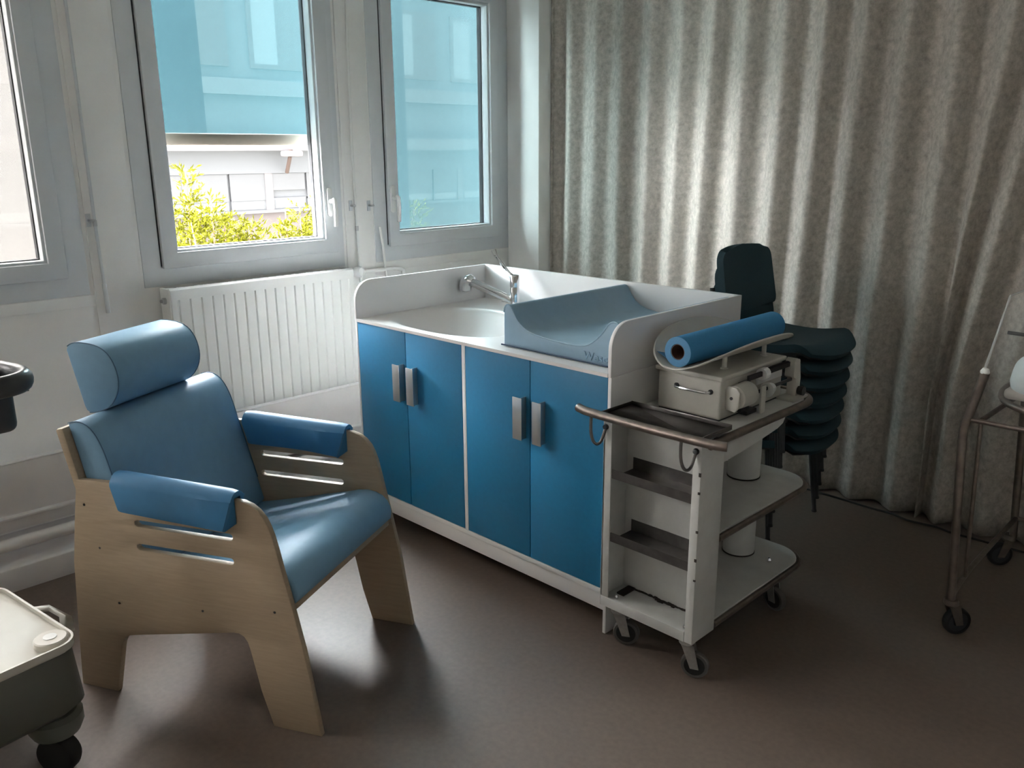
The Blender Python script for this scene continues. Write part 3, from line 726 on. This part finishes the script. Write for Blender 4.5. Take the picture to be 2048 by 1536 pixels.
# ------------------------------------------------------------------ baby cot on wheels
ct = thing('baby_cot', 'wheeled chrome cot frame with a clear basin near the curtain', 'cot', (2.38,1.14,0))
KO = Vector((-2.38,-1.14,0))
def kobj(nm, bm, m, par=ct, **k): return obj(nm, shift(bm, KO), m, par, **k)
CX0, CX1, CY0, CY1 = 2.150, 2.66, .800, 1.475
for x, sx in ((CX0,1),(CX1,-1)):
    for y, sy in ((CY0,1),(CY1,-1)):
        pts = [(x+.020*sx,y,.120),(x+.004*sx,y,.40),(x-.014*sx,y,.690),(x-.010*sx,y,.725),(x+.004*sx,y,.790),(x+.026*sx,y,.900)]
        lg = kobj('leg', tube(NB(), smooth_path(pts,2), .0135, 14), BROWNST)
        obj('clamp', shift(lathe(NB(), [(0,0),(.013,0),(.014,.006),(.009,.016),(0,.018)], (x+.024*sx,y,.898), (.15*sx,0,1), 14), KO), PLASTW, lg)
    kobj('side_tube', tube(NB(), [(x+.030*sx,CY0+.02,.745),(x+.030*sx,CY1-.02,.745)], .008, 10), BROWNST)
    kobj('stretcher', tube(NB(), smooth_path([(x+.020*sx,CY0,.135),(x+.030*sx,CY0+.06,.19),(x+.03*sx,CY0+.36,.21),(x+.02*sx,CY1,.20)],1), .009, 10), BROWNST)
    kobj('inner_post', tube(NB(), [(x+.022*sx,CY0+.045,.725),(x+.040*sx,CY0+.045,.20)], .0065, 10), BROWNST)
for y in (CY0,CY1):
    kobj('cross_tube', tube(NB(), [(CX0,y,.745),(CX1,y,.745)], .008, 10), BROWNST)
    if y > 1: kobj('cross_tube', tube(NB(), [(CX0+.02,y,.20),(CX1-.02,y,.20)], .008, 10), BROWNST)
rp = [(CX0+.026,CY0-.02,.800)]
ring_pts = smooth_path([(CX0+.018,CY0+.0,.800),(CX1-.018,CY0+.0,.790),(CX1-.018,CY1-.02,.79),(CX0+.018,CY1-.02,.79)], 3, True)
kobj('support_ring', tube(NB(), ring_pts, .0105, 12, cyclic=True), BROWNST)
# clear basin: sloped walls with a flared rim
b0 = [(2.195,.825,.805),(2.615,.825,.805),(2.615,1.43,.805),(2.195,1.43,.805)]
b1_ = [(2.172,.800,.905),(2.638,.800,.905),(2.638,1.455,.905),(2.172,1.455,.905)]
b2 = [(2.166,.985,1.115),(2.644,.985,1.115),(2.644,1.47,1.115),(2.166,1.47,1.115)]
bm = NB(); R_ = [[bm.verts.new(p) for p in q] for q in (b0,b1_,b2)]
bm.faces.new(R_[0])
for A, B in zip(R_, R_[1:]):
    for i in range(4): bm.faces.new((A[i],A[(i+1)%4],B[(i+1)%4],B[i]))
bmesh.ops.recalc_face_normals(bm, faces=bm.faces); bmesh.ops.solidify(bm, geom=bm.faces[:], thickness=.004)
bs = kobj('basin', bm, ACRYL, bevel=.006)
obj('rim', shift(tube(NB(), [b2[3],b2[0],b1_[0]], .004, 6), KO), ACRYLE, bs)
kobj('chart_rail', tube(NB(), [(CX0+.02,1.0,.995),(CX1-.02,1.0,.985)], .006, 8), DARKST)
for x, y, a in ((2.172,.80,.9),(2.158,1.475,-2.4),(2.63,.80,.4),(2.64,1.475,.4)):
    caster(ct, x, y, .128, .046, a, hub=ALU if False else BROWNST, tyre=BLACK, core=DARKST, width=.026)
mt = tag(obj('cot_mattress', shift(bx(-.19,.19,-.27,.285,0,.035), (0,0,0)), SHEET, bevel=.014, seg=3), 'thin beige mattress lying in the clear cot basin', 'mattress'); mt.location = (2.405,1.135,.811)
def pil(u, v):
    th = PI*u-PI/2; ph = 2*PI*v
    def sp_(a, e): return math.copysign(abs(a)**e, a)
    x = .105*sp_(math.cos(th),.7)*sp_(math.cos(ph),.6); y = .075*sp_(math.cos(th),.7)*sp_(math.sin(ph),.6); z = .052*sp_(math.sin(th),.8)
    return (x+.004*math.sin(30*y), y, z+.005*math.sin(22*x+9*y))
bm = NB(); grid(bm, pil, 16, 36)
pw = tag(obj('pillow', bm, CLOTH), 'small pale blue pillow at the near end of the clear cot basin', 'pillow'); pw.location = (2.325,.925,.890); pw.rotation_euler = (math.radians(38),0,.2)
bm = NB(); prism(bm, [(-.16,0),(.16,0),(.155,.055),(.10,.095),(0,.108),(-.10,.098),(-.155,.06)], 1, -.20, .20)
bl = tag(obj('folded_blanket', bm, SHEET, bevel=.02, seg=3), 'beige folded blanket behind the pillow in the cot basin', 'blanket'); bl.location = (2.42,1.20,.847)

# ------------------------------------------------------------------ wheeled device at the left edge
rzc = math.radians(8)
cd = thing('medical_cart', 'cream wheeled device base with a raised dark grey handle at the left edge', 'medical cart', (.775,-1.44,0), rzc)
def rrect(x0, x1, y0, y1, r):
    out = []
    for cx, cy, a in ((x1-r,y1-r,0),(x0+r,y1-r,90),(x0+r,y0+r,180),(x1-r,y0+r,270)):
        out += [(cx+r*math.cos(math.radians(a+i*15)), cy+r*math.sin(math.radians(a+i*15))) for i in range(7)]
    return out
def loft(levels):
    bm = NB(); R = []
    for z, ins, r in levels:
        R.append([bm.verts.new((x,y,z)) for x, y in rrect(-.46+ins,.015-ins,-.62+ins,.012-ins,r)])
    n = len(R[0])
    for A, B in zip(R, R[1:]):
        for k in range(n): bm.faces.new((A[k],A[(k+1)%n],B[(k+1)%n],B[k]))
    bm.faces.new(R[0][::-1]); bm.faces.new(R[-1]); return bm
obj('body', loft([(.160,.050,.05),(.170,.018,.06),(.195,-.004,.06),(.335,.006,.055),(.348,.008,.055)]), CARTG, cd, sharp=60)
tyb = obj('top_tray', loft([(.348,.004,.055),(.352,0,.055),(.358,0,.055),(.359,.002,.055)]), CARTW, cd, sharp=60)
bm = NB(); po = rrect(-.46,.015,-.62,.012,.055); pi_ = rrect(-.454,.009,-.614,.006,.049)
A = [[bm.verts.new((x,y,z)) for x, y in q] for q, z in ((po,.358),(po,.372),(pi_,.372),(pi_,.358))]
for a, b in zip(A, A[1:]):
    for k in range(len(po)): bm.faces.new((a[k],a[(k+1)%len(po)],b[(k+1)%len(po)],b[k]))
obj('rim', bm, CARTW, tyb)
kn = obj('corner_knob', lathe(NB(), [(0,0),(.038,0),(.040,.004),(.040,.016),(.037,.019),(0,.019)], (-.040,-.040,.359), n=32), CARTW, tyb)
obj('knob_cap', lathe(NB(), [(0,0),(.016,0),(.016,.002),(0,.0025)], (-.042,-.040,.378), n=24), PLASTW, kn)
pts = [(-.33,.005,.345),(-.29,.075,.345),(-.15,.085,.340),(-.085,.050,.338),(-.055,.008,.338)]
bm = NB(); inn = [(-.30,.012),(-.27,.052),(-.165,.058)]
for a, b, c, d in (((-.30,.010),(-.262,.058),(-.240,.046),(-.272,.010)),((-.262,.058),(-.150,.066),(-.185,.048),(-.240,.046)),((-.150,.066),(-.082,.040),(-.095,.008),(-.185,.048)),((-.082,.040),(-.088,.022),(-.060,.008),(-.095,.008))):
    vs = [bm.verts.new((x,y,.350)) for x, y in (a,b,c,d)]; vb = [bm.verts.new((x,y,.343)) for x, y in (a,b,c,d)]
    bm.faces.new(vs); bm.faces.new(vb[::-1])
    for i in range(4): bm.faces.new((vs[i],vs[(i+1)%4],vb[(i+1)%4],vb[i]))
obj('side_handle', bm, CARTW, cd)
for k, (x, y) in enumerate(((-.055,-.055),(-.40,-.055),(-.055,-.56),(-.40,-.56))):
    cs = obj('caster_housing', lathe(NB(), [(0,.165),(.055,.165),(.068,.155),(.068,.128),(.058,.106),(.040,.097),(0,.096)], (x,y,0), n=24), CARTG, cd)
    obj('wheel', lathe(NB(), [(0,-.024),(.034,-.027),(.050,-.022),(.055,-.012),(.055,.012),(.050,.022),(.034,.027),(0,.024)], (x+.022,y-.012,.055), (-.45,.9,0), 28), BLACK, cs)
obj('column', loft([(.36,.16,.05),(.90,.17,.05)]) if False else lathe(NB(), [(.030,.359),(.030,.90)], (-.36,-.20,0), n=24), PLASTW, cd)
# head unit (placed in the cart's own frame)
hb = NB(); box(hb, -.43,-.162,-.22,.022,.890,1.068)
hu = obj('head_unit', hb, DEVG, cd, bevel=.022, seg=4)
obj('cover_seam', bx(-.190,-.1875,-.222,.0245,.91,1.045), BLACK, hu)
hp = smooth_path([(-.19,.010,1.045),(-.07,.012,1.049),(-.017,-.012,1.049),(-.006,-.055,1.047),(-.030,-.105,1.044),(-.19,-.120,1.038)], 3)
bm = tube(NB(), hp, .0195, 16)
for v in bm.verts: v.co.z = 1.044+(v.co.z-1.044)*1.35
obj('loop_handle', bm, DEVG, hu)
obj('opening_dark', bx(-.17,-.03,-.10,.0,1.022,1.028), BLACK, hu)  # black plate added beneath the loop to make its opening dark

# ------------------------------------------------------------------ outdoors
struct(obj('trim_8', bx(-40, XW-.31, -30, 40, -4.1, -4.0), GROUND))
def blind(y0, y1, zb, m, label):
    r = thing('exterior_blind', label, 'blind', (-.875,(y0+y1)/2,zb))
    w = (y1-y0)/2
    obj('fabric', bx(0,.0015,-w,w,.03,2.75-zb), m, r)
    obj('bottom_bar', bx(-.012,.014,-w,w,-.022,.032), BEIGE, r, bevel=.006)
    obj('roller_box', bx(-.06,.035,-w-.01,w+.01,2.74-zb,2.87-zb), FRAME, r, bevel=.01)
blind(-.655,.585,1.624,BLINDC,'cyan exterior blind half lowered outside the middle window')
blind(.595,2.25,.93,BLINDC2,'cyan exterior blind fully lowered outside the right window')
blind(-4.2,-3.16,.93,BLINDO,'cream exterior blind added to cut daylight at the farthest window on the left, unseen')  # unseen blind added to temper the light from this window
blind(-3.15,-1.93,.93,BLINDW,'cream exterior blind added, unseen, to dim the second window from the left')  # added out of view to lower this window's share of daylight
blind(-1.88,-.665,.93,BLINDW,'cream exterior blind fully lowered outside the left window')
# panels added outside the blinds, standing in for a shadow band on them
struct(obj('trim_9', bx(-1.43,-1.40,-.62,.115,1.66,3.4), SHADM, bevel=.004))  # added shade panel, not a trim
struct(obj('trim_10', bx(-1.43,-1.40,.80,1.415,.95,3.4), SHADM, bevel=.004))  # added shade panel, not a trim
# building across
bd = thing('opposite_building', 'pale building with shuttered windows across the courtyard', 'building', (-16,8.5,-4))
zo = 4
obj('wall', bx(-6,0,-24,24,0,zo+.27), FACP, bd)
obj('wall', bx(-6,-.02,-24,24,zo+.27,zo+1.16), FACG, bd)
obj('fascia', bx(-6,.06,-24,24,zo+1.14,zo+1.66), FACG, bd)
obj('eave', bx(-6,.35,-24,24,zo+1.66,zo+1.96), FACW, bd)
obj('upper_wall', bx(-6,-.1,-24,24,zo+1.96,zo+6.6), FACG, bd)
obj('fascia', bx(-6,.03,-24,24,zo+2.9,zo+3.25), FACW, bd)
obj('fascia', bx(-6,.03,-24,24,zo+5.6,zo+6.6), FACW, bd)
for k in range(-5,9):
    w = obj('window', bx(-.1,-.04,2.04*k,2.04*k+1.5,zo+3.5,zo+5.2), FACP, bd)
    obj('pane', bx(-.045,-.035,2.04*k+.1,2.04*k+.7,zo+3.6,zo+5.1), FACL, w)
obj('sill', bx(-.02,.07,-24,24,zo+.22,zo+.285), FACG, bd)
for k in range(-5,6):
    yb = 8.57+2.04*k-8.5
    obj('pier', bx(-.02,.05,yb,yb+.20,zo+.285,zo+1.14), FACW, bd)
    for j in (0,1):
        a = yb+.20+j*.95; w = obj('window', bx(-.02,.02,a,a+.89,zo+.285,zo+.56), FACG, bd)
        obj('pane', bx(.018,.026,a+.06,a+.83,zo+.32,zo+.50), FACL, w)
        obj('shutter', bx(-.02,.035,a,a+.89,zo+.52 - (0 if not (k==0 and j==0) else -.22),zo+1.135), SHUT, bd)
lp = thing('facade_lamp', 'small box lamp on a brown arm under the eave of the opposite building', 'lamp', (-15.9,9.02,1.66))
obj('housing', bx(.30,.62,-.20,.24,-.14,-.01), FACW, lp, bevel=.04)
obj('arm', tube(NB(), [(.45,0,.02),(.45,0,-.02)], .05, 8), RUST, lp)
obj('arm', tube(NB(), [(.45,-.02,-.12),(.05,.10,-.50)], .05, 8), RUST, lp)
# bushes
def bush(name, label, base, spires, seed):
    rnd = random.Random(seed); root = thing(name, label, 'shrub', base, group=None)
    B = Vector(base); st = NB(); lf = NB()
    for (y, x, zt, rad) in spires:
        top_ = Vector((x,y,zt))-B
        foot_ = Vector((rnd.uniform(-.15,.15), (y-B.y)*.3, 0))
        tube(st, [foot_, (foot_+top_)/2+Vector((rnd.uniform(-.05,.05),rnd.uniform(-.05,.05),0)), top_], [.02,.012,.004], 6)
        low = B.z; n = 0
        h = 1.15
        for i in range(int(300*(rad/.14)**.5)):
            t = rnd.random()**.8; ang = rnd.uniform(0,2*PI); zz = top_.z-h*t
            r = rad*(.12+.88*t**.8)*rnd.uniform(.55,1.0)
            c0 = Vector((top_.x+math.cos(ang)*r*.2, top_.y+math.sin(ang)*r*.2, zz))
            dirv = Vector((math.cos(ang), math.sin(ang), rnd.uniform(.35,1.0))).normalized()
            L_ = (.07+.11*t)*rnd.uniform(.8,1.3)
            c0 = c0+Vector((math.cos(ang),math.sin(ang),0))*r*.6
            for kk in range(7):
                q = c0+dirv*L_*(kk/7)
                dd = (dirv+Vector((rnd.uniform(-.9,.9),rnd.uniform(-.9,.9),rnd.uniform(-.5,.7)))).normalized()
                sd = dd.orthogonal().normalized(); sd.rotate(Matrix.Rotation(rnd.uniform(0,PI),3,dd))
                l = .034*rnd.uniform(.7,1.4); w_ = .0055
                a = lf.verts.new(q); b = lf.verts.new(q+dd*l*.5+sd*w_); c = lf.verts.new(q+dd*l); d = lf.verts.new(q+dd*l*.5-sd*w_)
                lf.faces.new((a,b,c,d))
    o = obj('stems', st, BARK, root)
    me = bpy.data.meshes.new('foliage'); lf.to_mesh(me); lf.free(); me.materials.append(LEAF)
    f = bpy.data.objects.new('foliage', me); COL.objects.link(f); f.parent = root
bush('conifer_shrub', 'yellow-green shrub with a tall tip at the left of the middle window', (-2.2,.36,.0), [(.345,-2.2,1.475,.10),(.22,-2.25,1.31,.14),(.46,-2.15,1.30,.13),(.40,-2.2,1.22,.16),(.30,-2.1,1.17,.17),(.54,-2.15,1.18,.14)], 3)
bush('conifer_shrub', 'low yellow-green shrub in the middle of the middle window', (-2.2,.72,.0), [(.63,-2.2,1.165,.14),(.75,-2.2,1.150,.13),(.70,-2.15,1.12,.16),(.84,-2.2,1.08,.12)], 5)
bush('conifer_shrub', 'yellow-green shrub at the right edge of the middle window', (-2.2,1.12,.0), [(1.00,-2.2,1.20,.12),(1.14,-2.25,1.22,.14),(1.08,-2.15,1.12,.15),(1.28,-2.2,1.25,.16),(.95,-2.2,1.08,.10)], 8)
bush('conifer_shrub', 'shrub dimly seen through the lower left of the right-hand blind', (-2.2,1.80,.0), [(1.70,-2.2,1.38,.20),(1.90,-2.2,1.25,.2),(2.1,-2.2,1.20,.2)], 9)

# ------------------------------------------------------------------ light
w = bpy.data.worlds.new('sky'); S.world = w; w.use_nodes = True
nt = w.node_tree; bg = nt.nodes['Background']; bg.inputs['Color'].default_value = (.95,.95,.97,1)
# clear sky: brighter on the sun's side, dimmer opposite it
tc = nt.nodes.new('ShaderNodeTexCoord'); dp = nt.nodes.new('ShaderNodeVectorMath'); dp.operation = 'DOT_PRODUCT'
dp.inputs[1].default_value = Vector((-.78,-.42,.46)).normalized()
nt.links.new(tc.outputs['Generated'], dp.inputs[0])
mr = nt.nodes.new('ShaderNodeMapRange'); mr.interpolation_type = 'SMOOTHSTEP'
mr.inputs['From Min'].default_value = -.3; mr.inputs['From Max'].default_value = 1.0; mr.inputs['To Min'].default_value = .9; mr.inputs['To Max'].default_value = 14.0
nt.links.new(dp.outputs['Value'], mr.inputs['Value']); nt.links.new(mr.outputs['Result'], bg.inputs['Strength'])
# ------------------------------------------------------------------ camera
cam = bpy.data.cameras.new('camera'); co = bpy.data.objects.new('camera', cam); COL.objects.link(co)
cam.sensor_fit = 'HORIZONTAL'; cam.sensor_width = 36; cam.lens = 1702.152/2048*36; cam.clip_start = .02; cam.clip_end = 200
r_ = Vector((0.7075528840238418, 0.7066274130504563, -0.006827549718887026)); u_ = Vector((-0.1801862606205149, 0.18974775906303357, 0.9651573443818127)); f_ = Vector((-0.6833021497062188, 0.6816696319010969, -0.2615811253716202))
Mx = Matrix(((r_.x,u_.x,-f_.x,2.93797),(r_.y,u_.y,-f_.y,-2.00940),(r_.z,u_.z,-f_.z,1.55940),(0,0,0,1)))
co.matrix_world = Mx
S.camera = co
S.view_settings.view_transform = 'Standard'; S.view_settings.look = 'None'; S.view_settings.gamma = 1.0; S.view_settings.use_curve_mapping = False
S.view_settings.exposure = 3.58
S.cycles.use_denoising = True
S.cycles.max_bounces = 14; S.cycles.diffuse_bounces = 8; S.cycles.glossy_bounces = 5; S.cycles.transmission_bounces = 8; S.cycles.transparent_max_bounces = 24
S.cycles.caustics_reflective = False; S.cycles.caustics_refractive = False; S.cycles.sample_clamp_indirect = 6.0
